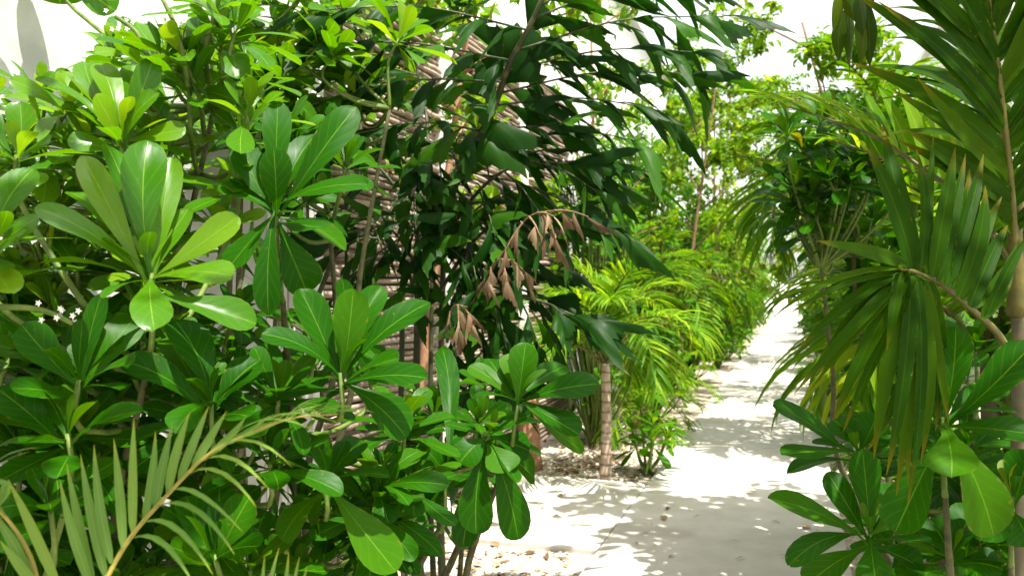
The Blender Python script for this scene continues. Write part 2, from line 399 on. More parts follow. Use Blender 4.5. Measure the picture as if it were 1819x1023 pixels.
t = thing('stick_fence', 'tall fence of stacked horizontal brown sticks with white posts', 'fence', NS(WN, 5.8))
posts = [3.53, 5.15, 6.85, 8.5]
for s in posts:
    mb = MB(); box(mb, NS(WN-.02, s, 1.75), .05, .045, 1.75, ND, TD); mb.build('post', M['slat'], t, False)
for s0, s1 in zip(posts, posts[1:]):
    mb = MB()
    for layer in (0, 1, 2):
        z = .06
        while z < 3.35:
            r = RNG.uniform(.011, .022); z += r*1.75 if layer else r*2.15
            n0 = WN-.03-.032*layer
            a = s0+RNG.uniform(-.03, .05); b = s1+RNG.uniform(-.05, .03)
            if RNG.random() < .3: a = s0+RNG.uniform(.1, .6)
            elif RNG.random() < .3: b = s1-RNG.uniform(.1, .6)
            dz = RNG.uniform(-.02, .02)
            pts = [NS(n0+RNG.uniform(-.008, .008), a+(b-a)*k/9, z+dz*(k/9-.5)+RNG.uniform(-.006, .006)) for k in range(10)]
            tube(mb, pts, r, r*RNG.uniform(.6, 1), 7, RNG.random(), .18)
    mb.build('stick_panel', M['stick'], t)
    for q in (.33, .66):
        mb = MB(); tube(mb, [NS(WN-.135, s0+(s1-s0)*q, z*.5) for z in range(0, 8)], .022, .018, 7, .2); mb.build('upright', M['wood'], t)

def house(name, label, n0, n1, s0, s1, h, wins, face):
    t = thing(name, label, 'house', NS((n0+n1)/2, (s0+s1)/2))
    mb = MB(); box(mb, NS((n0+n1)/2, (s0+s1)/2, h/2), (n1-n0)/2, (s1-s0)/2, h/2, ND, TD); mb.build('wall', M['house'], t, False)
    mb = MB(); box(mb, NS((n0+n1)/2, (s0+s1)/2, h+.08), (n1-n0)/2+.12, (s1-s0)/2+.12, .08, ND, TD); mb.build('roof', M['house'], t, False)
    for (s, z, w, hh) in wins:
        mb = MB(); nn = n0 if face < 0 else n1
        for sg in (-1, 1):
            box(mb, NS(nn+face*.03, s+sg*(w/2+.03), z), .03, .03, hh/2+.06, ND, TD); box(mb, NS(nn+face*.03, s, z+sg*(hh/2+.03)), .028, w/2-.002, .03, ND, TD)
        f = mb.build('window', M['slat'], t, False)
        mb = MB(); box(mb, NS(nn+face*.011, s, z), .01, w/2, hh/2, ND, TD); mb.build('pane', M['glass'], f, False)
    return t
house('white_house', 'plain white house beyond the stick fence, left of the path', -8, -2.4, 10.0, 17.5, 5.6, [(12.5, 2.2, .8, 1.2)], 1)
house('pale_house', 'tall pale house in shade behind the palms on the right', 2.6, 8, 12.0, 20.0, 6.2, [(13.5, 4.6, 1.0, 1.3), (16.5, 4.6, 1.0, 1.3)], -1)
# far end of the path: white rubble bank
mb = MB(); nx, ny = 40, 10
for i in range(nx+1):
    for j in range(ny+1):
        h = 2.3*math.sin(j/ny*math.pi/2)*(0.85+.15*math.sin(i*.9))
        mb.add(NS(-6+12*i/nx, 44+2.2*j/ny+RNG.uniform(-.1, .1), h+RNG.uniform(-.08, .08)))
for i in range(nx):
    for j in range(ny):
        a = i*(ny+1)+j; mb.f.append((a, a+ny+1, a+ny+2, a+1))
o = mb.build('sand_bank', M['sandwall']); o['kind'] = 'structure'

# ------------------------------------------------------------------ plants
def rand_axis(a, sp, rng=RNG):
    return (a+V((rng.gauss(0, sp), rng.gauss(0, sp), rng.gauss(0, sp)))).normalized()

def rosette(mb, c, axis, n, L, w=.335, ts=SPAT_T, nx=4, droop=.18, inner=12, outer=100, r0=None, rng=RNG, stem=.06):
    axis = axis.normalized(); e1 = axis.orthogonal().normalized(); e2 = axis.cross(e1)
    ph = rng.random()*6.28; y = rng.random()*.35
    for k in range(n):
        f = k/(n-1) if n > 1 else 1
        th = math.radians(inner+(outer-inner)*f**.9+rng.uniform(-9, 9)); az = ph+k*2.39996+rng.uniform(-.2, .2)
        rad = e1*math.cos(az)+e2*math.sin(az)
        d = axis*math.cos(th)+rad*math.sin(th)
        LL = L*(.55+.45*min(1, f*1.6))*rng.uniform(.82, 1.12)
        base = c-axis*(stem*f*L*6*.35)
        tip = base+d*LL-UP*(droop*LL*rng.uniform(.2, 1.4)*f)
        n_ = (axis*math.sin(th)-rad*math.cos(th))
        n_ = (n_+V((rng.uniform(-.3, .3), rng.uniform(-.3, .3), rng.uniform(-.1, .3)))).normalized()
        leaf(mb, base, tip, LL*w*rng.uniform(.85, 1.15), n_, SPAT, ts, bend=rng.uniform(.02, .10), fold=rng.uniform(.05, .28), nx=nx, wave=.012,
             rnd=min(1, max(0, y+(1-f)*.35+rng.uniform(-.15, .35))))

def stem_tube(mb, a, b, r0, r1, lean=None, n=7, seg=8):
    m = (a+b)/2 + (lean if lean else V((RNG.uniform(-.06, .06), RNG.uniform(-.06, .06), -.05)))
    tube(mb, bez([a, m, b], seg), r0, r1, n, RNG.random(), .08)

def hero_shrub(label, base, heroes, fills, group, L=.17, cat='shrub', mat='naupaka'):
    """heroes: (centre, [(tip, width, roll)], extra natural leaves, axis); fills: (centre, axis, n, L)"""
    t = thing('broadleaf_shrub', label, cat, base, group)
    allc = [h[0] for h in heroes]+[f[0] for f in fills]
    seeds = [max(allc, key=lambda c: c.z)]
    while len(seeds) < min(5, len(allc)): seeds.append(max(allc, key=lambda c: min((c-q).length for q in seeds)))
    nodes_ = []
    for q in seeds:
        e = q-UP*.10+(base-q)*.06; m = base*.45+e*.55; m.z = base.z+(e.z-base.z)*.45
        pl = bez([base+V((RNG.uniform(-.07, .07), RNG.uniform(-.07, .07), -.02)), m+V((RNG.uniform(-.12, .12), RNG.uniform(-.05, .12), 0)), (m+e)*.5+V((RNG.uniform(-.07, .07), RNG.uniform(-.03, .07), 0)), e], 18)
        mb = MB(); tube(mb, pl, .016, .0065, 8, RNG.random(), .12); mb.build('limb', M['limb'], t); nodes_ += pl[3:]
    def branch(c, ax):
        mb = MB(); a = c-ax*.09
        st = min(nodes_, key=lambda q: (q-c).length+(1.5*max(0, q.z-c.z+.08)))
        tube(mb, bez([st, st*.5+a*.5-UP*.03, a, c], 9), .0075, .0045, 6, RNG.random(), .1)
        return mb.build('branch', M['stem'], t)
    for c, leaves, extra, ax in heroes:
        b = branch(c, ax); mb = MB()
        for tip, w, roll in leaves:
            d = (tip-c).normalized(); view = (V((0, 0, CH))-c).normalized()
            nr = (view*.75+UP*.75+ax*.35); nr = Quaternion(d, math.radians(roll)) @ nr
            leaf(mb, c-ax*RNG.uniform(0, .04), tip, w, nr, SPAT, SPAT_T, bend=RNG.uniform(.02, .13), fold=RNG.uniform(.02, .34), nx=6, wave=.022, rnd=RNG.uniform(.1, .75))
        if extra: rosette(mb, c, ax, extra+3, L*.8, inner=10, outer=88)
        mb.build('leaf_rosette', M[mat], b)
    for c, ax, n, LL in fills:
        b = branch(c, ax); mb = MB(); rosette(mb, c, ax, n, LL)
        mb.build('leaf_rosette', M[mat], b)
    return t

def H(u, v, y, leaves, extra=4, ax=(0, -.1, 1)):
    """hero rosette from (tip u, tip v, depth change, width in px, roll)"""
    out = []
    for (tu, tv, dy, wpx, roll) in leaves: out.append((P(tu, tv, y+dy), wpx/F*(y+dy*.7)*1.02, roll))
    return (P(u, v, y), out, extra, V(ax).normalized())

def fill_region(poly, n, ylo, ywall, L, axis=(0.25, -.25, 1), sp=.3, nl=13, rng=random.Random(3)):
    out = []; tries = 0
    us = [p[0] for p in poly]; vs = [p[1] for p in poly]
    def inside(u, v):
        c = False; j = len(poly)-1
        for i in range(len(poly)):
            (x1, y1), (x2, y2) = poly[i], poly[j]
            if (y1 > v) != (y2 > v) and u < (x2-x1)*(v-y1)/(y2-y1)+x1: c = not c
            j = i
        return c
    while len(out) < n and tries < 5000:
        tries += 1
        u, v = rng.uniform(min(us), max(us)), rng.uniform(min(vs), max(vs))
        if not inside(u, v): continue
        yh = wall_y(u)-.28 if ywall is None else ywall
        y = rng.uniform(ylo, max(ylo+.1, yh))
        c = P(u, v, y)
        if c.z < .12: continue
        out.append((c, rand_axis(V(axis), sp, rng), nl+rng.randint(-2, 3), L*rng.uniform(.85, 1.15)))
    return out

GL = 'broad-leaved shrubs planted along the left wall'
# A: tall sunlit shrub on the left
hero_shrub('tall sunlit broad-leaved shrub with glossy upright rosettes in front of the white plaster wall', V((-1.2, 2.45, 0)), [
    H(268, 485, 1.55, [(263, 250, .02, 74, 0), (188, 255, .05, 54, 20), (147, 277, .0, 50, -25), (63, 368, -.08, 52, -10), (120, 340, .1, 44, 0), (424, 385, .02, 56, 25),
                       (412, 490, -.10, 66, 10), (274, 587, -.16, 70, 0), (70, 467, -.02, 40, 40), (455, 575, .04, 64, 15), (335, 372, .1, 46, -10), (305, 280, .10, 50, 10), (24, 492, .05, 44, 30), (225, 290, .12, 52, 0)], 5),
    H(218, 248, 1.75, [(274, 103, .0, 46, 30), (284, 165, -.04, 62, 0), (178, 113, .06, 50, 10), (150, 110, .1, 44, -20), (106, 127, .05, 32, 30), (170, 168, -.06, 60, 0), (63, 140, .0, 30, 10), (236, 115, .1, 46, 10), (330, 230, 0, 46, 20), (120, 250, -.05, 46, -20)], 6),
    H(30, 275, 1.7, [(35, 180, .02, 48, 0), (90, 250, -.05, 44, 20), (-40, 180, 0, 50, 0), (70, 330, -.08, 50, 0), (-60, 300, 0, 50, 10), (130, 300, .1, 50, 0)], 6),
    H(335, 155, 1.85, [(240, 40, .1, 40, 20), (350, 30, .1, 44, 0), (410, 130, -.05, 50, 0), (355, 190, -.12, 36, 0), (420, 180, 0, 50, 20), (290, 120, .1, 46, 0)], 4),
    H(100, -70, 2.42, [(106, 8, .03, 74, 0), (40, -20, .0, 60, 20), (170, -40, .05, 66, 0), (60, -150, .05, 60, 0), (150, -140, .1, 60, 0), (205, 20, .08, 60, 30)], 4),
    H(200, 95, 2.2, [(150, 95, -.03, 40, 20), (215, 30, .05, 44, 0), (180, 60, .06, 50, 10), (250, 120, .0, 44, 0)], 3),
    H(392, 75, 1.9, [(395, -30, .05, 46, 0), (350, -10, .05, 46, 20), (440, 10, .03, 46, -10), (452, 55, 0, 44, 0), (420, 140, -.1, 50, 0), (330, 60, .05, 46, 0)], 6),
    H(-20, 440, 1.5, [(70, 385, 0, 56, 0), (28, 420, -.1, 66, 10), (60, 300, .05, 60, 0), (20, 520, -.1, 60, 0)], 6),
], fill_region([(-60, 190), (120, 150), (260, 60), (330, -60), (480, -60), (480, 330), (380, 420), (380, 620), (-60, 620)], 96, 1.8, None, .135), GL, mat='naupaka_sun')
# flower sprays belong to the tall shrub
shrubA = bpy.data.objects['broadleaf_shrub']
for (u0, v0, u1, v1, y) in ((335, 155, 282, -15, 1.82), (262, 100, 205, 30, 1.85), (-10, 545, 130, 575, 1.45)):
    mb = MB(); a, b = P(u0, v0, y), P(u1, v1, y)
    tube(mb, bez([a, (a+b)/2+V((.01, 0, .01)), b], 6), .006, .0045, 6, .7); sp_ = mb.build('flower_stem', M['stem'], shrubA)
    mb = MB()
    for k in range(9):
        c = a.lerp(b, RNG.uniform(.45, .95))+V((RNG.uniform(-.022, .026), RNG.uniform(-.02, .02), RNG.uniform(-.018, .022)))
        for q in range(5):
            an = q*1.2; d = V((math.cos(an), -.5, math.sin(an))).normalized(); leaf(mb, c, c+d*.007, .0035, V((0, -1, .3)), OVAL, LANC_LO, nx=2)
    mb.build('flower_cluster', M['flower'], sp_)

# B: shaded lower shrub on the left
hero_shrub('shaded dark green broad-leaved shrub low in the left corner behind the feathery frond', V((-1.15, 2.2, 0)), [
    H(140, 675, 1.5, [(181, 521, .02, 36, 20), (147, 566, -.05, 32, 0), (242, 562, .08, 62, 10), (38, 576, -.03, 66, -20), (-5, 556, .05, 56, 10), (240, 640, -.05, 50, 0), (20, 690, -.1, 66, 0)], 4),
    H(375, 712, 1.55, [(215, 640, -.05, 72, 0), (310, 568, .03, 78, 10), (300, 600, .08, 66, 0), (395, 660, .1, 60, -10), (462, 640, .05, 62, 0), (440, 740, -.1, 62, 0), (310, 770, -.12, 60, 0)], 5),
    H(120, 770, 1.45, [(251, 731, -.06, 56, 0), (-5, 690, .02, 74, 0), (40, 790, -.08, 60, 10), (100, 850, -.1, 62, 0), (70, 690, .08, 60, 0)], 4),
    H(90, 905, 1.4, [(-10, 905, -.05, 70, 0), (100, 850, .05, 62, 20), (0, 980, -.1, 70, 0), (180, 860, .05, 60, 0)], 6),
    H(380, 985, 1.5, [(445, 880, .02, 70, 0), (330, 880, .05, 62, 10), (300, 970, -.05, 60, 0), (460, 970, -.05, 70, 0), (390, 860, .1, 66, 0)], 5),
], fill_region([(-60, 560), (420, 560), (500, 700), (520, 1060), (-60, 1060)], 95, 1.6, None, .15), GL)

# C: centre foreground shrub
hero_shrub('mid-height broad-leaved shrub with open rosettes right in front of the stick fence', V((-.62, 3.1, 0)), [
    H(490, 365, 1.75, [(494, 180, .02, 50, 0), (632, 190, .05, 56, 30), (486, 262, -.08, 58, 0), (655, 328, -.05, 52, 10), (576, 405, -.08, 62, 0), (614, 445, .05, 56, 0), (545, 520, .03, 74, 10), (477, 560, -.05, 48, 0), (405, 478, -.05, 60, 10), (430, 250, .05, 56, -10), (390, 330, .0, 56, 0), (560, 240, .1, 52, 0)], 3),
    H(604, 662, 1.65, [(532, 513, .03, 60, 0), (628, 513, .0, 62, 0), (678, 508, .08, 50, 10), (764, 537, .05, 60, 0), (708, 637, -.1, 56, 0), (760, 672, -.05, 56, 10), (465, 593, -.05, 56, 0), (520, 556, .06, 40, 20), (722, 778, .0, 84, 0), (470, 700, .04, 60, 0)], 2),
    H(578, 845, 1.7, [(556, 778, -.05, 66, 0), (703, 1015, -.04, 84, 0), (497, 840, .0, 70, 0), (640, 780, .1, 50, 0), (500, 960, -.05, 64, 10), (560, 940, .05, 60, 0)], 3),
    H(669, 850, 1.8, [(797, 862, -.05, 52, 0), (652, 820, -.08, 44, 0), (690, 930, -.05, 50, 0), (745, 800, .05, 40, 0), (720, 890, 0, 60, 0)], 5),
], fill_region([(480, 600), (660, 600), (760, 700), (760, 960), (500, 1060), (440, 800)], 22, 1.8, 2.5, .15)
   + fill_region([(400, 250), (640, 230), (660, 420), (420, 600)], 7, 2.0, 2.6, .16), GL)

# D: shrub whose drooping leaves hang over the side path
hero_shrub('low broad-leaved shrub with drooping leaves hanging over the pale side path', V((-.52, 3.0, 0)), [
    H(922, 705, 2.1, [(934, 608, .0, 52, 0), (903, 628, .06, 40, 10), (1064, 682, -.05, 60, 10), (1005, 650, .1, 50, 0), (1029, 772, -.08, 56, 0), (833, 650, .05, 40, 0), (1035, 803, .05, 40, 10), (870, 640, .1, 46, 0)], 3, (.15, -.1, 1)),
    H(868, 770, 2.1, [(816, 822, -.06, 60, 0), (905, 838, -.06, 64, 0), (940, 800, .04, 60, 10), (846, 948, -.04, 62, 0), (920, 958, .0, 60, 10), (822, 970, .05, 50, 0), (950, 850, .08, 60, 0)], 2, (.2, -.4, .7)),
    H(790, 840, 2.2, [(760, 905, 0, 60, 0), (800, 905, .05, 64, 0), (740, 850, .03, 60, 0), (745, 790, -.04, 44, 0), (785, 615, .3, 40, 0), (720, 950, .04, 64, 0)], 5),
], fill_region([(700, 680), (900, 680), (900, 780), (760, 940), (690, 940)], 14, 2.3, 2.9, .14), GL)

# E: taller shrub behind, in front of the fence top
hero_shrub('tall broad-leaved shrub rising behind the others before the top of the stick fence', V((-1.0, 3.35, 0)), [],
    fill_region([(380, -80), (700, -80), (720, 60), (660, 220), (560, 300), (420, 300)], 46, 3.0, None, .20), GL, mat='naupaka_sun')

# right-hand shrubs
GR = 'broad-leaved shrubs growing on the right of the path'
hero_shrub('low broad-leaved shrub reaching over the path edge in the bottom right corner', V((1.0, 2.35, 0)), [
    H(1545, 948, 2.0, [(1364, 885, -.05, 56, 0), (1402, 1003, -.10, 60, 10), (1432, 1040, -.05, 66, 0), (1470, 838, .06, 50, 0), (1532, 797, .03, 54, 10), (1560, 1060, -.15, 66, 0), (1620, 900, .0, 60, 0), (1640, 1010, 0, 66, 0), (1600, 860, .1, 60, 0)], 3, (-.2, -.2, 1)),
    H(1524, 800, 2.25, [(1374, 716, -.05, 58, 0), (1388, 808, -.08, 54, 10), (1398, 842, .05, 50, 20), (1480, 745, .05, 56, 0), (1560, 735, .0, 60, 0), (1600, 790, -.05, 60, 0)], 4, (-.2, -.1, 1)),
    H(1690, 985, 2.0, [(1600, 1040, -.05, 66, 0), (1650, 920, .05, 66, 0), (1740, 900, .05, 70, 0), (1780, 1010, -.05, 70, 0), (1700, 1060, -.1, 70, 0)], 4),
], fill_region([(1560, 780), (1840, 780), (1840, 1060), (1560, 1060)], 14, 2.2, 3.0, .18, (-.2, -.2, 1)), GR)
hero_shrub('dark broad-leaved shrub beside the palm trunk at the right edge of the photo', V((1.2, 2.15, 0)), [
    H(1674, 740, 1.8, [(1698, 580, .03, 58, 0), (1612, 566, .06, 62, 0), (1835, 610, -.05, 70, 10), (1835, 772, -.05, 68, 0), (1690, 848, -.12, 84, 0), (1590, 945, .0, 82, 0), (1765, 952, -.05, 88, 0), (1560, 700, .05, 60, 0), (1640, 640, .1, 60, 0), (1780, 690, .1, 60, 0)], 2, (-.1, -.15, 1)),
    H(1800, 880, 1.9, [(1830, 800, 0, 70, 0), (1740, 960, -.05, 70, 0), (1830, 970, -.05, 70, 0), (1720, 850, .1, 66, 0)], 4),
], fill_region([(1640, 620), (1840, 600), (1840, 900), (1640, 900)], 6, 2.2, 2.8, .17, (-.2, -.2, 1)), GR)

# ---- generic palm frond
def frond(parent, pts, nleaf, Lf, wf, mat, stalk_mat, a0=62, a1=22, lift=18, droop=.25, t0=.18, r0=.008, side_hint=None, ts=LANC_T, nx=2, bend=.07,
          lprof=None, hook=.0, rng=RNG, extra=None, jit=.12, pk=1.0):
    pl = bez(pts, 28); m = len(pl)-1; mb = MB()
    for k in range(nleaf):
        t = t0+(1-t0)*(k+.5)/nleaf; x = t*m; i = min(int(x), m-1)
        for sg in (-1, 1):
            tj = min(.999, max(t0, t+rng.uniform(-.4, .4)/nleaf)); x = tj*m; i = min(int(x), m-1)
            p = pl[i].lerp(pl[i+1], x-i); T = (pl[min(i+2, m)]-pl[max(i-1, 0)]).normalized()
            ref = side_hint if side_hint is not None else UP
            Sd = T.cross(ref)
            if Sd.length < .05: Sd = T.cross(V((0, 1, 0)))
            Sd.normalize(); U = Sd.cross(T)
            al = math.radians(a0+(a1-a0)*((t-t0)/(1-t0))+rng.uniform(-6, 6)); be = math.radians(lift+rng.uniform(-8, 8))
            d = T*math.cos(al)+(Sd*sg*math.cos(be)+U*math.sin(be))*math.sin(al)
            f = (t-t0)/(1-t0); lp = lprof(f) if lprof else (.55+.45*math.sin(min(1, f*1.5+.15)*math.pi*.5)) * (1 if f < .6 else 1-.55*(f-.6)/.4)
            L = Lf*lp*rng.uniform(1-jit, 1+jit)
            tip = p+d*L-UP*(droop*L*rng.uniform(.6, 1.3))
            nr = (U*.9-d.dot(U)*d+UP*.15+Sd*sg*rng.uniform(-.3, .1)).normalized()
            leaf(mb, p, tip, wf*rng.uniform(.85, 1.15)*(.7+.3*lp), nr, LANC, ts, bend=bend+droop*.22, fold=rng.uniform(.15, .5), nx=nx, hook=hook, rnd=rng.random()*.9, pk=pk)
    if extra:
        for (a, b, w, nr, bd, hk) in extra: leaf(mb, a, b, w, nr, LANC, LANC_T, bend=bd, fold=.25, nx=4, hook=hk, rnd=rng.random()*.9)
    fr = mb.build('frond', mat, parent)
    ms = MB(); tube(ms, pl, r0, r0*.25, 7, .5); ms.build('stalk', stalk_mat, fr)
    return fr

def twin(spec, k=.74, rng=random.Random(91)):
    out = []
    for (a, b, c, d, e, w) in spec:
        out.append((a, b, c, d, e, w*k)); out.append((a+rng.uniform(4, 14), b+rng.uniform(-2, 8), c+rng.uniform(14, 34), d+rng.uniform(-50, 30), e+rng.uniform(-.06, .08), w*k*rng.uniform(.7, 1)))
    return out
def E(spec, y, nr=(0, -1, .25), bd=.05, hk=0):
    """explicit leaflets: (base u, v, tip u, v, dy, width px)"""
    out = []
    for (bu, bv, tu, tv, dy, w) in spec: out.append((P(bu, bv, y), P(tu, tv, y+dy), w/F*y*.95, V(nr).normalized(), bd, hk))
    return out

# ---- big near palm on the right
base = V((1.22, 2.02, 0))
t = thing('broad_leaflet_palm', 'large palm with broad drooping leaflets and pale trunk at the right edge', 'palm tree', base, 'palms growing on the right of the path')
mb = MB(); tube(mb, bez([base, V((1.215, 2.02, .7)), P(1815, 640, 2.02), P(1810, 540, 2.02)], 20), .028, .019, 12, .5, .04); mb.build('trunk', M['greytrunk'], t)
mb = MB(); tube(mb, bez([P(1806, 560, 2.02), P(1803, 430, 2.0), P(1800, 330, 1.99)], 12), .022, .011, 10, .5); mb.build('leaf_sheath', M['rachis'], t)
crown = P(1803, 430, 2.0)
frond(t, [P(1803, 450, 2.0), P(1795, 320, 1.96), P(1776, 150, 1.9), P(1757, 0, 1.88), P(1735, -150, 1.9), P(1700, -290, 2.0)], 30, .50, .044, M['bigpalm'], M['rachis'],
      a0=44, a1=24, lift=6, droop=.04, t0=.05, r0=.010, side_hint=V((0, -1, .1)), nx=4, bend=.03)
frond(t, [P(1800, 640, 2.0), P(1770, 590, 1.93), P(1725, 549, 1.86), P(1680, 511, 1.8), P(1630, 484, 1.75), P(1599, 478, 1.72)], 2, .05, .01, M['bigpalm'], M['rachis'], r0=.010, t0=.9,
      extra=E(twin([(1622, 478, 1538, 258, .05, 56), (1634, 484, 1628, 265, .08, 30), (1657, 492, 1697, 262, .05, 46), (1680, 508, 1722, 300, .1, 44), (1702, 528, 1750, 330, .05, 48), (1722, 545, 1790, 400, .1, 46), (1745, 565, 1800, 455, .05, 40),
               (1610, 470, 1450, 428, -.1, 40)]), 1.76)
      + E(twin([(1600, 478, 1368, 568, -.05, 26), (1602, 482, 1418, 622, .0, 40), (1606, 485, 1455, 660, .05, 44), (1608, 488, 1410, 700, -.03, 36), (1612, 488, 1480, 745, -.02, 44), (1598, 478, 1575, 622, -.06, 30)]), 1.73, (-.2, -.6, .8), .10)
      + E(twin([(1612, 490, 1552, 815, -.04, 46), (1618, 490, 1592, 880, -.05, 40), (1622, 492, 1613, 860, .02, 44), (1632, 494, 1662, 765, .05, 40), (1640, 497, 1540, 800, .1, 40), (1648, 500, 1640, 720, .1, 44)]), 1.74, (0, -1, .2), .04))
frond(t, [P(1800, 470, 2.0), P(1720, 360, 2.05), P(1640, 300, 2.12), P(1560, 246, 2.2), P(1480, 215, 2.3), P(1400, 190, 2.4)], 9, .36, .020, M['yellowpalm'], M['rachis'], a0=30, a1=12, lift=14, droop=.10, t0=.45, r0=.008)
frond(t, [crown, P(1840, 300, 2.1), P(1900, 140, 2.3), P(1980, 0, 2.6)], 14, .5, .05, M['bigpalm'], M['rachis'], lift=10, droop=.2, r0=.010, side_hint=V((0, -1, .3)))
#frond(t, [crown, P(1830, 330, 1.8), P(1880, 220, 1.6), P(1990, 200, 1.4)], 12, .45, .05, M['bigpalm'], M['rachis'], lift=10, droop=.3, r0=.010)
ex = E([(1735, 345, 1690, 215, .05, 40), (1705, 335, 1655, 190, .05, 40), (1680, 325, 1630, 160, .05, 40), (1655, 315, 1595, 150, .05, 40), (1625, 305, 1560, 155, .05, 38), (1595, 292, 1530, 150, .05, 36), (1565, 280, 1500, 160, .05, 34), (1535, 268, 1480, 190, .05, 26)], 2.75, (.2, -1, .3), .04)
frond(t, [P(1803, 430, 2.0), P(1770, 370, 2.5), P(1700, 335, 2.75), P(1600, 295, 2.75), P(1520, 262, 2.75), P(1470, 250, 2.8)], 5, .16, .02, M['yellowpalm'], M['rachis'], t0=.75, r0=.008, extra=ex)
frond(t, [crown, P(1790, 280, 2.3), P(1740, 120, 2.7), P(1690, 10, 3.1)], 14, .5, .05, M['bigpalm'], M['rachis'], lift=10, droop=.2, r0=.010)

# ---- near feathery palm at bottom left
base = V((-.62, 1.0, 0))
t = thing('feathery_palm', 'small feathery palm with pale narrow leaflets in the bottom left foreground', 'palm', base)
yA = 1.12
AL = [(162, 1040, 106, 851, .0, 19), (166, 1042, 118, 822, .05, 18), (188, 1025, 143, 806, .03, 19), (198, 1000, 167, 789, .02, 19), (219, 974, 202, 778, .02, 18), (236, 947, 238, 742, .02, 17), (256, 923, 276, 765, .03, 17),
      (275, 902, 306, 755, .03, 18), (298, 875, 338, 730, .03, 18), (318, 852, 371, 721, .03, 17), (342, 830, 402, 731, .04, 17), (372, 808, 436, 741, .05, 15), (400, 788, 470, 745, .05, 12), (430, 775, 505, 745, .06, 10)]
BL = [(342, 832, 480, 872, -.10, 13), (320, 852, 455, 900, -.10, 13), (298, 876, 431, 944, -.10, 13), (275, 902, 417, 985, -.10, 14), (250, 930, 378, 1020, -.10, 14), (228, 960, 345, 1040, -.1, 14), (372, 808, 520, 830, -.08, 11), (400, 788, 570, 770, -.06, 9), (440, 770, 610, 755, -.04, 8)]
ex = E(AL, yA, (.35, -1, .15), .05)
for (bu, bv, tu, tv, dy, w) in BL: ex.append((P(bu, bv, yA), P(tu, tv, yA+dy), w/F*yA, V((.1, -.35, 1)).normalized(), .17, 0))
frond(t, [base+V((0, 0, .35)), P(120, 1180, 1.05), P(192, 1022, 1.12), P(236, 948, 1.12), P(296, 880, 1.12), P(363, 812, 1.12), P(430, 775, 1.13), P(520, 742, 1.15), P(600, 735, 1.17)], 9, .07, .006, M['areca'], M['ystalk'], a0=40, a1=15, lift=25, droop=.15, t0=.78, r0=.0042, extra=ex)
ex = E([(103, 1040, 14, 850, .03, 20), (60, 1040, -20, 900, .03, 20), (70, 1050, 0, 960, .0, 20), (20, 860, -30, 850, 0, 10)], 1.08, (.35, -1, .15), .05)
ex += E([(-40, 860, 70, 795, -.02, 10), (-40, 880, 55, 802, -.02, 9)], 1.05, (0, -.3, 1), .12)
frond(t, [base+V((0, 0, .35)), P(80, 1300, 1.02), P(70, 1060, 1.08), P(40, 960, 1.1), P(-30, 880, 1.1), P(-120, 830, 1.1)], 8, .10, .010, M['areca'], M['ystalk'], t0=.7, r0=.005, extra=ex)
ex = E([(470, 1120, 496, 972, .0, 12), (485, 1120, 513, 978, .0, 12), (505, 1120, 532, 988, 0, 12), (520, 1120, 546, 1004, 0, 12), (440, 1120, 470, 985, .0, 12)], 1.1, (.35, -1, .15), .05)
frond(t, [base+V((0, 0, .3)), P(250, 1250, 1.0), P(400, 1150, 1.05), P(520, 1110, 1.1), P(600, 1120, 1.15)], 8, .08, .008, M['areca'], M['ystalk'], t0=.5, r0=.005, extra=ex)
for k in range(3):
    mb = MB(); c = base+V((RNG.uniform(-.03, .03), RNG.uniform(-.03, .03), 0)); tube(mb, [c, c+V((0, 0, .2)), base+V((0, 0, .36))], .011, .008, 8, .5); mb.build('cane', M['ystalk'], t)

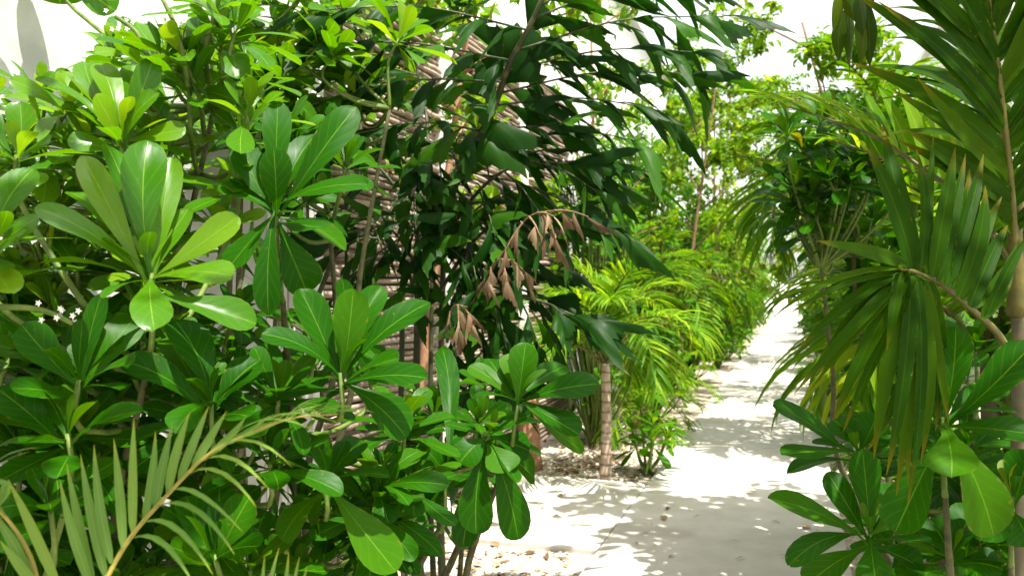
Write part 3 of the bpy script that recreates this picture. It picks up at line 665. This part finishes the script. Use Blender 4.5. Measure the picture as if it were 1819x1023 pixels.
# ---- fishtail palm
FB = V((-.42, 3.9, 0))
t = thing('fishtail_palm', 'dark fishtail palm with ragged wedge leaflets and several black canes before the stick fence', 'palm tree', FB)
for (dx, dy, u, v, y, r) in ((0, 0, 745, 330, 3.85, .022), (-.08, .05, 720, 300, 3.9, .018), (.10, .02, 790, 360, 3.8, .020), (.05, .12, 770, 400, 4.0, .016), (-.02, -.1, 835, 420, 3.6, .015), (.16, .1, 880, 560, 3.8, .014)):
    a = FB+V((dx, dy, 0)); b = P(u, v, y)
    mb = MB(); tube(mb, bez([a, a*.6+b*.4+V((-.02, 0, 0)), b], 24), r, r*.6, 9, .5, .06); mb.build('cane', M['cane'], t)
def fish_frond(parent, pts, subs, r0=.014, lw=.115, ll=.33, mat='fishtail', rng=RNG, term=True, hang=.55):
    """pts: main stalk; subs: (t on stalk, tip point) secondary stalks carrying leaflets"""
    pl = bez(pts, 24); m = 24; mb = MB(); ms = MB(); tube(ms, pl, r0, r0*.35, 8, .5)
    for (tt, tip) in subs:
        i = min(int(tt*m), m-1); a = pl[i]
        mid = (a+tip)/2+UP*(.06*(tip-a).length)
        sp = bez([a, mid, tip], 12); tube(ms, sp, .005, .0018, 6, .5)
        Ls = (tip-a).length; n = max(3, int(Ls/.062))
        for k in range(n):
            f = (k+.7)/n; x = f*12; j = min(int(x), 11); p = sp[j].lerp(sp[j+1], x-j); T = (sp[j+1]-sp[j]).normalized()
            sd = T.cross(UP); sd = sd.normalized() if sd.length > .1 else V((1, 0, 0))
            sg = 1 if k % 2 else -1
            d = (T*rng.uniform(.45, .9)+sd*sg*rng.uniform(.2, .7)-UP*hang*rng.uniform(.3, 1.5)).normalized()
            L = ll*rng.uniform(.65, 1.1)*(1.15 if k == n-1 else 1); w = lw*rng.uniform(.6, 1.05)
            nr = (sd*rng.uniform(-.8, .8)+V((0, -1, 0))*rng.uniform(-.2, 1)+UP*rng.uniform(.1, .8)).normalized()
            fishleaf(mb, p, p+d*L, w, nr)
    if term:
        for k in range(3):
            T = (pl[-1]-pl[-4]).normalized(); d = (T+V((rng.uniform(-.6, .6), rng.uniform(-.3, .3), rng.uniform(-.3, .3)))).normalized()
            fishleaf(mb, pl[-1], pl[-1]+d*ll*1.2, lw*1.3, V((0, -1, .3)))
    fr = mb.build('frond', M[mat], parent); ms.build('stalk', M['cane'] if mat != 'dead' else M['wood'], fr)
    return fr, pl
main = [P(770, 470, 3.8), P(802, 345, 3.7), P(843, 260, 3.6), P(881, 181, 3.5), P(905, 113, 3.42), P(939, 51, 3.35), P(975, -25, 3.3), P(1030, -120, 3.3)]
fr, pl = fish_frond(t, main, [
    (.55, P(1265, 95, 3.5)), (.48, P(1240, 135, 3.6)), (.65, P(1285, 30, 3.5)), (.42, P(1190, 200, 3.5)), (.36, P(1130, 250, 3.4)), (.75, P(1230, -40, 3.4)), (.3, P(1100, 330, 3.5)),
    (.62, P(475, 95, 3.0)), (.50, P(540, 190, 3.05)), (.72, P(540, 20, 3.0)), (.85, P(700, -80, 3.4)), (.36, P(620, 240, 3.1)),
    (.22, P(1080, 400, 3.6)), (.8, P(1130, -60, 3.2))], r0=.020)
# large leaflets set directly on the main stalk
mb = MB()
for (bu, bv, tu, tv, w) in ((881, 181, 830, 120, .12), (905, 113, 870, 20, .18), (890, 150, 990, 60, .20), (870, 210, 930, 290, .22), (905, 130, 985, 40, .22), (881, 200, 828, 200, .16), (939, 60, 975, -30, .2), (860, 235, 900, 330, .18), (843, 260, 800, 300, .16), (895, 140, 850, 60, .16)):
    fishleaf(mb, P(bu, bv, 3.47), P(tu, tv, 3.4), w*1.15, V((RNG.uniform(-.4, .4), -1, .3)))
mb.build('leaflets', M['fishtail'], fr)
# lower, shaded fronds
for (pts, subs) in (
    ([P(745, 420, 3.85), P(700, 330, 3.8), P(650, 280, 3.8), P(600, 270, 3.8)], [(.4, P(560, 330, 3.8)), (.6, P(600, 200, 3.7)), (.8, P(540, 290, 3.8)), (.3, P(680, 420, 3.7)), (.95, P(570, 240, 3.9))]),
    ([P(790, 420, 3.8), P(860, 330, 3.6), P(930, 290, 3.5), P(1010, 290, 3.4)], [(.3, P(880, 420, 3.4)), (.5, P(960, 380, 3.4)), (.6, P(1000, 220, 3.4)), (.75, P(1060, 340, 3.3)), (.95, P(1120, 300, 3.3)), (.4, P(860, 240, 3.6))]),
    ([P(780, 520, 3.75), P(840, 430, 3.6), P(900, 390, 3.5), P(980, 390, 3.4)], [(.3, P(850, 520, 3.4)), (.5, P(920, 480, 3.4)), (.7, P(1000, 440, 3.4)), (.9, P(1090, 400, 3.3)), (.5, P(820, 380, 3.5))]),
    ([P(750, 560, 3.8), P(720, 470, 3.8), P(690, 430, 3.75), P(640, 420, 3.7)], [(.3, P(760, 420, 3.7)), (.6, P(650, 500, 3.7)), (.8, P(610, 400, 3.8)), (.95, P(600, 450, 3.8))]),
    ([P(800, 600, 3.75), P(870, 540, 3.5), P(940, 530, 3.4), P(1020, 560, 3.3)], [(.4, P(900, 620, 3.3)), (.6, P(960, 620, 3.3)), (.8, P(1000, 560, 3.2))]),
    ([P(760, 760, 3.8), P(790, 690, 3.7), P(830, 660, 3.6), P(880, 670, 3.5)], [(.5, P(820, 740, 3.5)), (.9, P(900, 700, 3.5))]),
    ([P(745, 340, 3.85), P(760, 240, 3.9), P(740, 120, 4.0), P(700, 0, 4.1)], [(.4, P(660, 230, 3.9)), (.55, P(830, 120, 4.0)), (.65, P(640, 120, 3.9)), (.8, P(600, 40, 4.0)), (.9, P(780, -40, 4.0))])):
    fish_frond(t, pts, subs, r0=.010, ll=.27, lw=.10)
frr = random.Random(17)
for k in range(9):
    u0, v0 = frr.uniform(720, 900), frr.uniform(250, 640); du = frr.uniform(-150, 170)
    a = P(u0, v0, 3.8); b = P(u0+du*.45, v0-60, 3.65); c = P(u0+du, v0-frr.uniform(20, 70), 3.55)
    fish_frond(t, [a, a.lerp(b, .5)+UP*.03, b, c], [(.3, c+V((-.05, 0, -.28))), (.55, c+V((.12, 0, .12))), (.75, c+V((.18, -.05, -.1))), (.45, c+V((-.2, .05, .15))), (.9, c+V((.05, 0, -.2)))], r0=.008, ll=.22, lw=.10, rng=frr)
# dead brown leaflets
for (pts, subs) in (
    ([P(845, 520, 3.4), P(900, 440, 3.3), P(940, 385, 3.2), P(1000, 372, 3.15)], [(.6, P(895, 450, 3.2)), (.7, P(960, 420, 3.1)), (.95, P(1045, 385, 3.1)), (.85, P(985, 420, 3.15)), (.75, P(985, 385, 3.1))]),
    ([P(800, 600, 3.5), P(850, 520, 3.4), P(880, 465, 3.3), P(915, 462, 3.25)], [(.6, P(870, 500, 3.3)), (.9, P(930, 480, 3.25)), (.8, P(900, 500, 3.2))]),
    ([P(780, 660, 3.5), P(790, 590, 3.4), P(805, 545, 3.3), P(830, 545, 3.25)], [(.6, P(795, 580, 3.3)), (.9, P(840, 570, 3.25)), (.8, P(815, 585, 3.25))])):
    f_, _ = fish_frond(t, pts, subs, r0=.005, ll=.13, lw=.055, mat='dead', term=False, hang=1.5)
    f_.name = 'dead_frond'; f_['label'] = 'dry brown drooping fishtail frond'

# ---- thin trees behind
def small_tree(label, base, h, spread, nleaf, leafL, bark='wood', mat='treeleaf', trunk_r=.03, top=None, rng=RNG, group=None, loose=.16, nbr=9, t_lo=.35, cat='tree'):
    t = thing('slender_tree', label, cat, base, group)
    tp = top if top is not None else base+V((rng.uniform(-.2, .2), rng.uniform(-.2, .2), h))
    pl = bez([base, base.lerp(tp, .5)+V((rng.uniform(-.08, .08), rng.uniform(-.08, .08), 0)), tp], 16)
    mb = MB(); tube(mb, pl, trunk_r, trunk_r*.35, 9, .5, .1); mb.build('trunk', M[bark], t)
    mw = MB(); ml = MB(); tips = []
    for k in range(nbr):
        f = t_lo+(1-t_lo)*(k+.5)/nbr; p = pl[int(f*16)]; a = k*2.4+rng.random()
        L = spread*(1-.45*f)*rng.uniform(.6, 1.2)*1.2
        e = p+V((math.cos(a)*L, math.sin(a)*L, L*rng.uniform(.1, .9)))
        b = bez([p, p.lerp(e, .5)+UP*.05*L, e], 8); tube(mw, b, trunk_r*.4, trunk_r*.1, 5, .5)
        for q in range(6):
            s = b[rng.randint(3, 8)]; e2 = s+V((rng.gauss(0, 1), rng.gauss(0, 1), rng.gauss(.2, .8)))*L*.28
            tube(mw, [s, s.lerp(e2, .5)+UP*.01, e2], trunk_r*.13, trunk_r*.06, 4, .5, cap=False); tips.append((s, e2))
    for k in range(nleaf):
        s, e = rng.choice(tips); p = s.lerp(e, rng.uniform(.1, 1.1))+V((rng.gauss(0, 1), rng.gauss(0, 1), rng.gauss(0, 1)))*loose*.25
        d = V((rng.gauss(0, 1), rng.gauss(0, 1), rng.gauss(-.7, .7))).normalized(); L = leafL*rng.uniform(.6, 1.2)
        leaf(ml, p, p+d*L, L*.5, V((rng.gauss(0, .6), rng.gauss(-.2, .6), 1)).normalized(), OVAL, [0, .3, .6, 1], nx=2, bend=.08, fold=.25)
    mw.build('branches', M[bark], t); ml.build('crown', M[mat], t)
    return t
GT = 'slender small-leaved trees behind the shrubs'
small_tree('slender leaning tree with reddish brown trunk standing behind the fishtail palm', V((-.62, 4.6, 0)), 4, .9, 900, .11, 'redwood', 'treeleaf', .035, P(845, -60, 4.7), group=GT, t_lo=.55)
small_tree('thin tree with sparse yellow-green leaves rising above the stick fence', NS(-1.95, 8.9), 4.8, 1.1, 2000, .10, 'redwood', 'treeleaf', .03, group=GT, nbr=13)
small_tree('airy small-leaved tree in front of the white house', NS(-1.6, 12.2), 4.0, 1.5, 8000, .105, 'wood', 'treeleaf', .035, P(1275, 130, 12.3), group=GT, t_lo=.35, nbr=14)
small_tree('small yellow-green tree at the corner of the white house', NS(-1.6, 17.5), 4.8, 2.0, 7000, .13, 'wood', 'treeleaf', .04, P(1300, 160, 17), group=GT, t_lo=.25, nbr=14)
small_tree('far bushy tree on the left near the path end', NS(-2.2, 24), 6.5, 2.4, 4000, .16, 'wood', 'treeleaf', .05, group=GT, t_lo=.15, nbr=14)
small_tree('far bushy tree on the right near the path end', NS(1.5, 27), 6.0, 2.4, 4000, .16, 'wood', 'treeleaf', .05, group=GT, t_lo=.15, nbr=14)
small_tree('thin twiggy tree against the white sky on the right of the path', NS(.9, 8.4), 5.2, 1.3, 2000, .10, 'wood', 'treeleaf', .03, P(1425, 40, 7.8), group=GT, t_lo=.6, nbr=10)

# tree above the frame on the right, whose hanging leaves dip into view
base = NS(1.3, 4.2)
t = thing('overhanging_tree', 'tree with long olive leaves hanging down into the top right of the view', 'tree', base)
tp = V((2.1, 4.0, 4.6)); pl = bez([base, base.lerp(tp, .5)+V((.1, .05, 0)), tp], 16)
mb = MB(); tube(mb, pl, .05, .025, 10, .5, .1); mb.build('trunk', M['wood'], t)
mw = MB(); ml = MB()
ends = [P(1500, 20, 2.6), P(1520, 10, 2.55), P(1495, 60, 2.65), P(1530, 60, 2.6)]
a = pl[12]; knot = P(1520, -120, 2.65)
tube(mw, bez([a, a.lerp(knot, .5)+UP*.25, knot], 10), .018, .007, 7, .5)
for k, (u0, v0, u1, v1, w) in enumerate(((1500, -30, 1508, 135, 30), (1525, 20, 1530, 115, 34), (1515, -40, 1535, 70, 40), (1498, 20, 1490, 110, 26), (1540, 0, 1545, 120, 28), (1480, -50, 1520, 40, 40), (1560, -60, 1515, 20, 36), (1535, -60, 1540, 30, 36), (1490, -20, 1480, 60, 30))):
    y = 2.6+RNG.uniform(-.06, .06); b0, b1 = P(u0, v0, y), P(u1, v1, y+.02)
    tube(mw, [knot, knot.lerp(b0, .6), b0], .003, .002, 5, .5, cap=False)
    leaf(ml, b0, b1, w/F*y, V((RNG.uniform(-.6, .6), -1, .2)), OVAL, OVAL_T, bend=.06, fold=-.3, nx=4, wave=.02)
for k in range(13):
    an = k*2.4; L = RNG.uniform(.4, 1.45); p = pl[RNG.randint(11, 16)]
    e = p+V((math.cos(an)*L, math.sin(an)*L, RNG.uniform(.1, .7))); b = bez([p, p.lerp(e, .5)+UP*.12, e], 8); tube(mw, b, .014, .004, 6, .5)
    for q in range(80):
        s = b[RNG.randint(2, 8)]+V((RNG.gauss(0, .12), RNG.gauss(0, .12), RNG.gauss(0, .08)))
        if s.z < CH+.36*s.y+.2 or s.y > 5.0: continue
        d = V((RNG.gauss(0, 1), RNG.gauss(0, 1), RNG.gauss(-.8, .6))).normalized(); leaf(ml, s, s+d*RNG.uniform(.14, .24), .085, V((RNG.gauss(0, .5), RNG.gauss(0, .5), 1)).normalized(), OVAL, OVAL_T, bend=.08, fold=.2, nx=2)
mw.build('branches', M['wood'], t); ml.build('crown', M['hanging'], t)

# ---- unseen tree added behind the viewer to shade the nearest plants
small_tree('broad unseen shade tree added behind the viewer, outside the picture', V((-2.0, -.9, 0)), 4.8, 1.5, 2600, .20, 'wood', 'hanging', .07, V((-.55, -.55, 4.9)), group='unseen shade trees added beside the viewer', t_lo=.62, nbr=16, loose=.5)

# ---- palms along the path
def palm(label, base, th, tr, nf, fl, nl, Ll, wl, mat='palm', stalk='rachis', tm='trunk', e0=75, e1=5, group=None, droop=.35, rng=RNG, ts=LANC_T, lift=22, name='young_palm', az0=None):
    t = thing(name, label, 'palm', base, group)
    c = base+UP*th
    if th > .12:
        mb = MB(); tube(mb, bez([base-UP*.03, base.lerp(c, .5)+V((.01, 0, 0)), c], 14), tr, tr*.75, 12, .5, .05,
                        rfun=lambda q: tr*(1.15-.35*q if q < .2 else 1.08-.25*q)); mb.build('trunk', M[tm], t)
    ph = az0 if az0 is not None else rng.random()*6.28
    for k in range(nf):
        f = k/(nf-1); az = ph+k*2.4; el = math.radians(e0+(e1-e0)*f+rng.uniform(-6, 6)); L = fl*rng.uniform(.85, 1.1)*(.8+.2*f)
        h = V((math.cos(az), math.sin(az), 0))
        p1 = c+(h*math.cos(el)+UP*math.sin(el))*L*.45; el2 = el-math.radians(28+30*f); p2 = p1+(h*math.cos(el2)+UP*math.sin(el2))*L*.32
        el3 = el2-math.radians(25+20*f); p3 = p2+(h*math.cos(el3)+UP*math.sin(el3))*L*.25
        frond(t, [c-UP*.02, p1, p2, p3], nl, Ll, wl, M[mat], M[stalk], lift=lift, droop=droop, r0=.009*fl, ts=ts, rng=rng, t0=.2)
    return t
GP = 'palms planted along the left of the path'
palm('young palm with ringed pinkish trunk at the corner of the side path', P(1075, 856, 6.53), .92, .040, 17, 1.05, 28, .36, .021, 'yellowpalm', tm='trunk', group=GP, e0=88, e1=25, rng=random.Random(11))
palm('low yellow-green feathery palm clump beside the path behind the ringed trunk', NS(-1.5, 8.4), .12, .03, 13, .85, 22, .28, .018, 'yellowpalm', 'ystalk', group=GP, e0=80, e1=15, rng=random.Random(5), name='feathery_palm')
palm('arching green palm with wide fronds behind the ringed-trunk palm', NS(-1.85, 9.7), 1.25, .05, 15, 1.4, 24, .46, .032, 'palm', group=GP, e0=84, e1=15, rng=random.Random(21))
palm('leafy palm third along the left edge of the path', NS(-1.8, 12.4), 1.3, .05, 14, 1.4, 22, .46, .036, 'yellowpalm', group=GP, e0=82, e1=15, rng=random.Random(8), ts=LANC_LO)
palm('dark green palm leaning over the path at its narrow far part', NS(-1.7, 15.8), 1.5, .05, 14, 1.6, 20, .5, .04, 'palm', group=GP, e0=80, e1=10, rng=random.Random(9), ts=LANC_LO)
palm('far palm near the end of the path on its left', NS(-1.8, 21), 1.7, .06, 13, 1.8, 20, .6, .05, 'yellowpalm', group=GP, e0=80, e1=10, rng=random.Random(10), ts=LANC_LO)
palm('low drooping yellow palm at the foot of the left hedge halfway along', NS(-1.5, 11.2), .15, .03, 11, .75, 18, .26, .022, 'yellowpalm', 'ystalk', group=GP, e0=78, e1=15, rng=random.Random(12), ts=LANC_LO, name='feathery_palm')
GQ = 'palms growing on the right of the path'
palm('low feathery palm on the right path edge below the big drooping frond', NS(.85, 6.4), .12, .03, 11, .75, 20, .26, .016, 'palm', 'ystalk', group=GQ, e0=75, e1=8, rng=random.Random(31), name='feathery_palm')
palm('small feathery palm farther along the right path edge', NS(.75, 9.4), .15, .03, 11, .8, 18, .26, .02, 'yellowpalm', 'ystalk', group=GQ, e0=75, e1=5, rng=random.Random(32), name='feathery_palm')
palm('small far palm on the right where the path narrows', NS(.8, 13.2), .2, .03, 11, .9, 16, .36, .03, 'yellowpalm', 'ystalk', group=GQ, e0=75, e1=0, rng=random.Random(33), ts=LANC_LO, name='feathery_palm')
palm('palm with pale backlit upright fronds behind the big palm on the right', NS(.95, 4.9), 1.15, .045, 13, 1.35, 15, .52, .06, 'yellowpalm', group=GQ, e0=78, e1=15, rng=random.Random(34), tm='greytrunk')
palm('tall palm on the right beyond the shrubs, fronds arching over the path', NS(.85, 8.2), 2.5, .05, 15, 1.7, 22, .55, .05, 'palm', group=GQ, e0=72, e1=0, rng=random.Random(35), tm='greytrunk')
palm('bushy palm on the right close to the pale house', NS(.95, 11.8), 2.4, .05, 15, 1.8, 18, .5, .05, 'palm', group=GQ, e0=75, e1=0, rng=random.Random(36), ts=LANC_LO, tm='greytrunk')
palm('far palm near the end of the path on its right', NS(1.1, 18), 2.2, .05, 14, 2.0, 18, .6, .06, 'palm', group=GQ, e0=75, e1=-5, rng=random.Random(37), ts=LANC_LO)
palm('unseen tall palm above the view on the right, placed there for its shade', NS(1.3, 1.5), 3.6, .06, 13, 1.6, 20, .55, .045, 'palm', group=GQ, e0=60, e1=10, rng=random.Random(38), ts=LANC_LO, tm='greytrunk', droop=.2)  # unseen palm, placed to shade the near right-hand plants

# ---- natural shrubs along the path
def shrub(label, base, h, rad, n, L, rng, group, lo=True, mat='naupaka_far', nl=11, zlo=.15):
    t = thing('broadleaf_shrub', label, 'shrub', base, group); mw = MB(); mf = MB()
    for k in range(n):
        a = k*2.4+rng.random()*.6; f = ((k+.5)/n)**.55; zz = zlo+(1-zlo)*rng.random()**.7
        rr = rad*f*(1.05-.45*zz); c = base+V((math.cos(a)*rr, math.sin(a)*rr, h*zz*(1-.15*f)))
        ax = (V((math.cos(a)*.6*f, math.sin(a)*.6*f, .9))).normalized()
        tube(mw, bez([base+V((rng.uniform(-.05, .05), rng.uniform(-.05, .05), 0)), base.lerp(c, .5)-UP*.05, c], 6), .014, .006, 5, rng.random(), cap=False)
        rosette(mf, c, rand_axis(ax, .2, rng), nl, L*rng.uniform(.85, 1.15), ts=SPAT_LO if lo else SPAT_T, nx=2 if lo else 4, rng=rng)
    mw.build('stems', M['stem'], t); mf.build('foliage', M[mat], t)
    return t
r_ = random.Random(77)
shrub('small broad-leaved seedling shrub with pale leaves at the bed corner beside the path', P(1150, 840, 6.75), .55, .26, 9, .20, r_, GL, lo=False, nl=10, zlo=.1)
shrub('bright broad-leaved bush under the white house beyond the ringed-trunk palm', NS(-1.8, 7.9), 3.0, .6, 120, .16, r_, GL)
shrub('tall bright bush behind the arching palm on the left of the path', NS(-1.9, 10.8), 3.9, .8, 150, .18, r_, GL)
shrub('dark rounded bush at the left path edge behind the feathery clump', NS(-1.5, 9.5), 1.15, .45, 60, .17, r_, GL)
shrub('tall hedge-like bush before the white house corner', NS(-1.9, 14.0), 3.6, .85, 130, .2, r_, GL)
shrub('low bush on the left edge where the path narrows', NS(-1.55, 13.6), 1.5, .5, 60, .18, r_, GL)
shrub('far rounded bush left of the path, second from its end', NS(-1.9, 18.8), 3.2, .9, 110, .24, r_, GL)
shrub('far tall bush at the left side of the path end', NS(-2.1, 26), 4.2, 1.2, 110, .3, r_, GL)
shrub('farthest bush closing the left side of the path', NS(-2.0, 35), 4.0, 1.4, 70, .36, r_, GL)
hero_shrub('upright broad-leaved shrub leaning over the right of the path at mid distance', NS(.5, 4.2), [], fill_region([(1355, 260), (1420, 225), (1520, 200), (1580, 300), (1560, 470), (1470, 440), (1400, 400), (1360, 340)], 44, 3.3, 4.3, .17, (-.2, -.2, 1), rng=random.Random(51)) + fill_region([(1500, 440), (1600, 440), (1600, 680), (1530, 680)], 20, 4.0, 4.6, .17, (-.2, -.2, 1), rng=random.Random(52)), GR)
shrub('leafy shrub behind the overhanging one on the right', NS(.85, 7.6), 3.1, .75, 100, .19, r_, GR, zlo=.25)
shrub('low dark shrub under the palms on the right path edge', NS(.8, 7.8), 1.0, .45, 40, .17, r_, GR)
shrub('tall shrub against the pale house wall', NS(1.2, 9.8), 3.5, .8, 100, .2, r_, GR)
shrub('rounded shrub on the right path edge far along', NS(.9, 11.2), 1.9, .6, 60, .19, r_, GR)
shrub('far shrub on the right where the path narrows', NS(1.0, 15.5), 3.0, .9, 90, .22, r_, GR)
shrub('far tall bush at the right side of the path end', NS(1.2, 23.5), 3.6, 1.25, 90, .29, r_, GR)
shrub('farthest bush closing the right side of the path', NS(1.6, 33), 4.0, 1.3, 70, .35, r_, GR)
shrub('dense shrub deep behind the big palm at the right edge', NS(1.25, 3.6), 2.5, .6, 90, .17, r_, GR)
shrub('broad shrub between the big palm and the pale house', NS(1.2, 5.0), 2.6, .6, 80, .18, r_, GR)

shrub('low glossy bush at the right path edge below the leaning shrub', NS(.72, 6.9), .85, .34, 34, .16, r_, GR)
shrub('knee-high bush on the right path edge beside the small feathery palm', NS(.68, 8.9), .95, .36, 36, .17, r_, GR)
shrub('low bush at the right path edge in front of the pale house', NS(.7, 10.6), 1.0, .38, 36, .18, r_, GR)
shrub('low bush on the right path edge just past the house corner', NS(.72, 12.6), 1.1, .4, 36, .19, r_, GR)
for s_ in (16.2, 18.0, 20.2, 22.6, 25.5, 29, 33, 38):
    shrub('far low bush in the dense row lining the left edge of the path', NS(-1.36, s_), 1.1+s_*.02, .42+s_*.004, 34, .19+s_*.003, r_, 'far low bushes lining the left path edge')
    shrub('far low bush in the dense row lining the right edge of the path', NS(.64, s_-.6), 1.1+s_*.02, .42+s_*.004, 34, .19+s_*.003, r_, 'far low bushes lining the right path edge')
for s_ in (22, 30, 40):
    shrub('far tall bush standing behind the low row on the left of the path', NS(-2.0, s_), 3.0+s_*.04, 1.0, 90, .24+s_*.003, r_, 'far tall bushes left of the path')
    shrub('far tall bush standing behind the low row on the right of the path', NS(1.5, s_-1.5), 3.0+s_*.04, 1.0, 90, .24+s_*.003, r_, 'far tall bushes right of the path')

# rough stump in the bed
mb = MB(); b = P(938, 800, 7.0); b.z = 0
tube(mb, [b+UP*z for z in (-.02, .1, .25, .4, .55, .66)], .12, .08, 14, .4, .22)
o = mb.build('tree_stump', M['redwood']); o['label'] = 'short rough reddish brown stump in the gravel bed behind the side path'; o['category'] = 'stump'
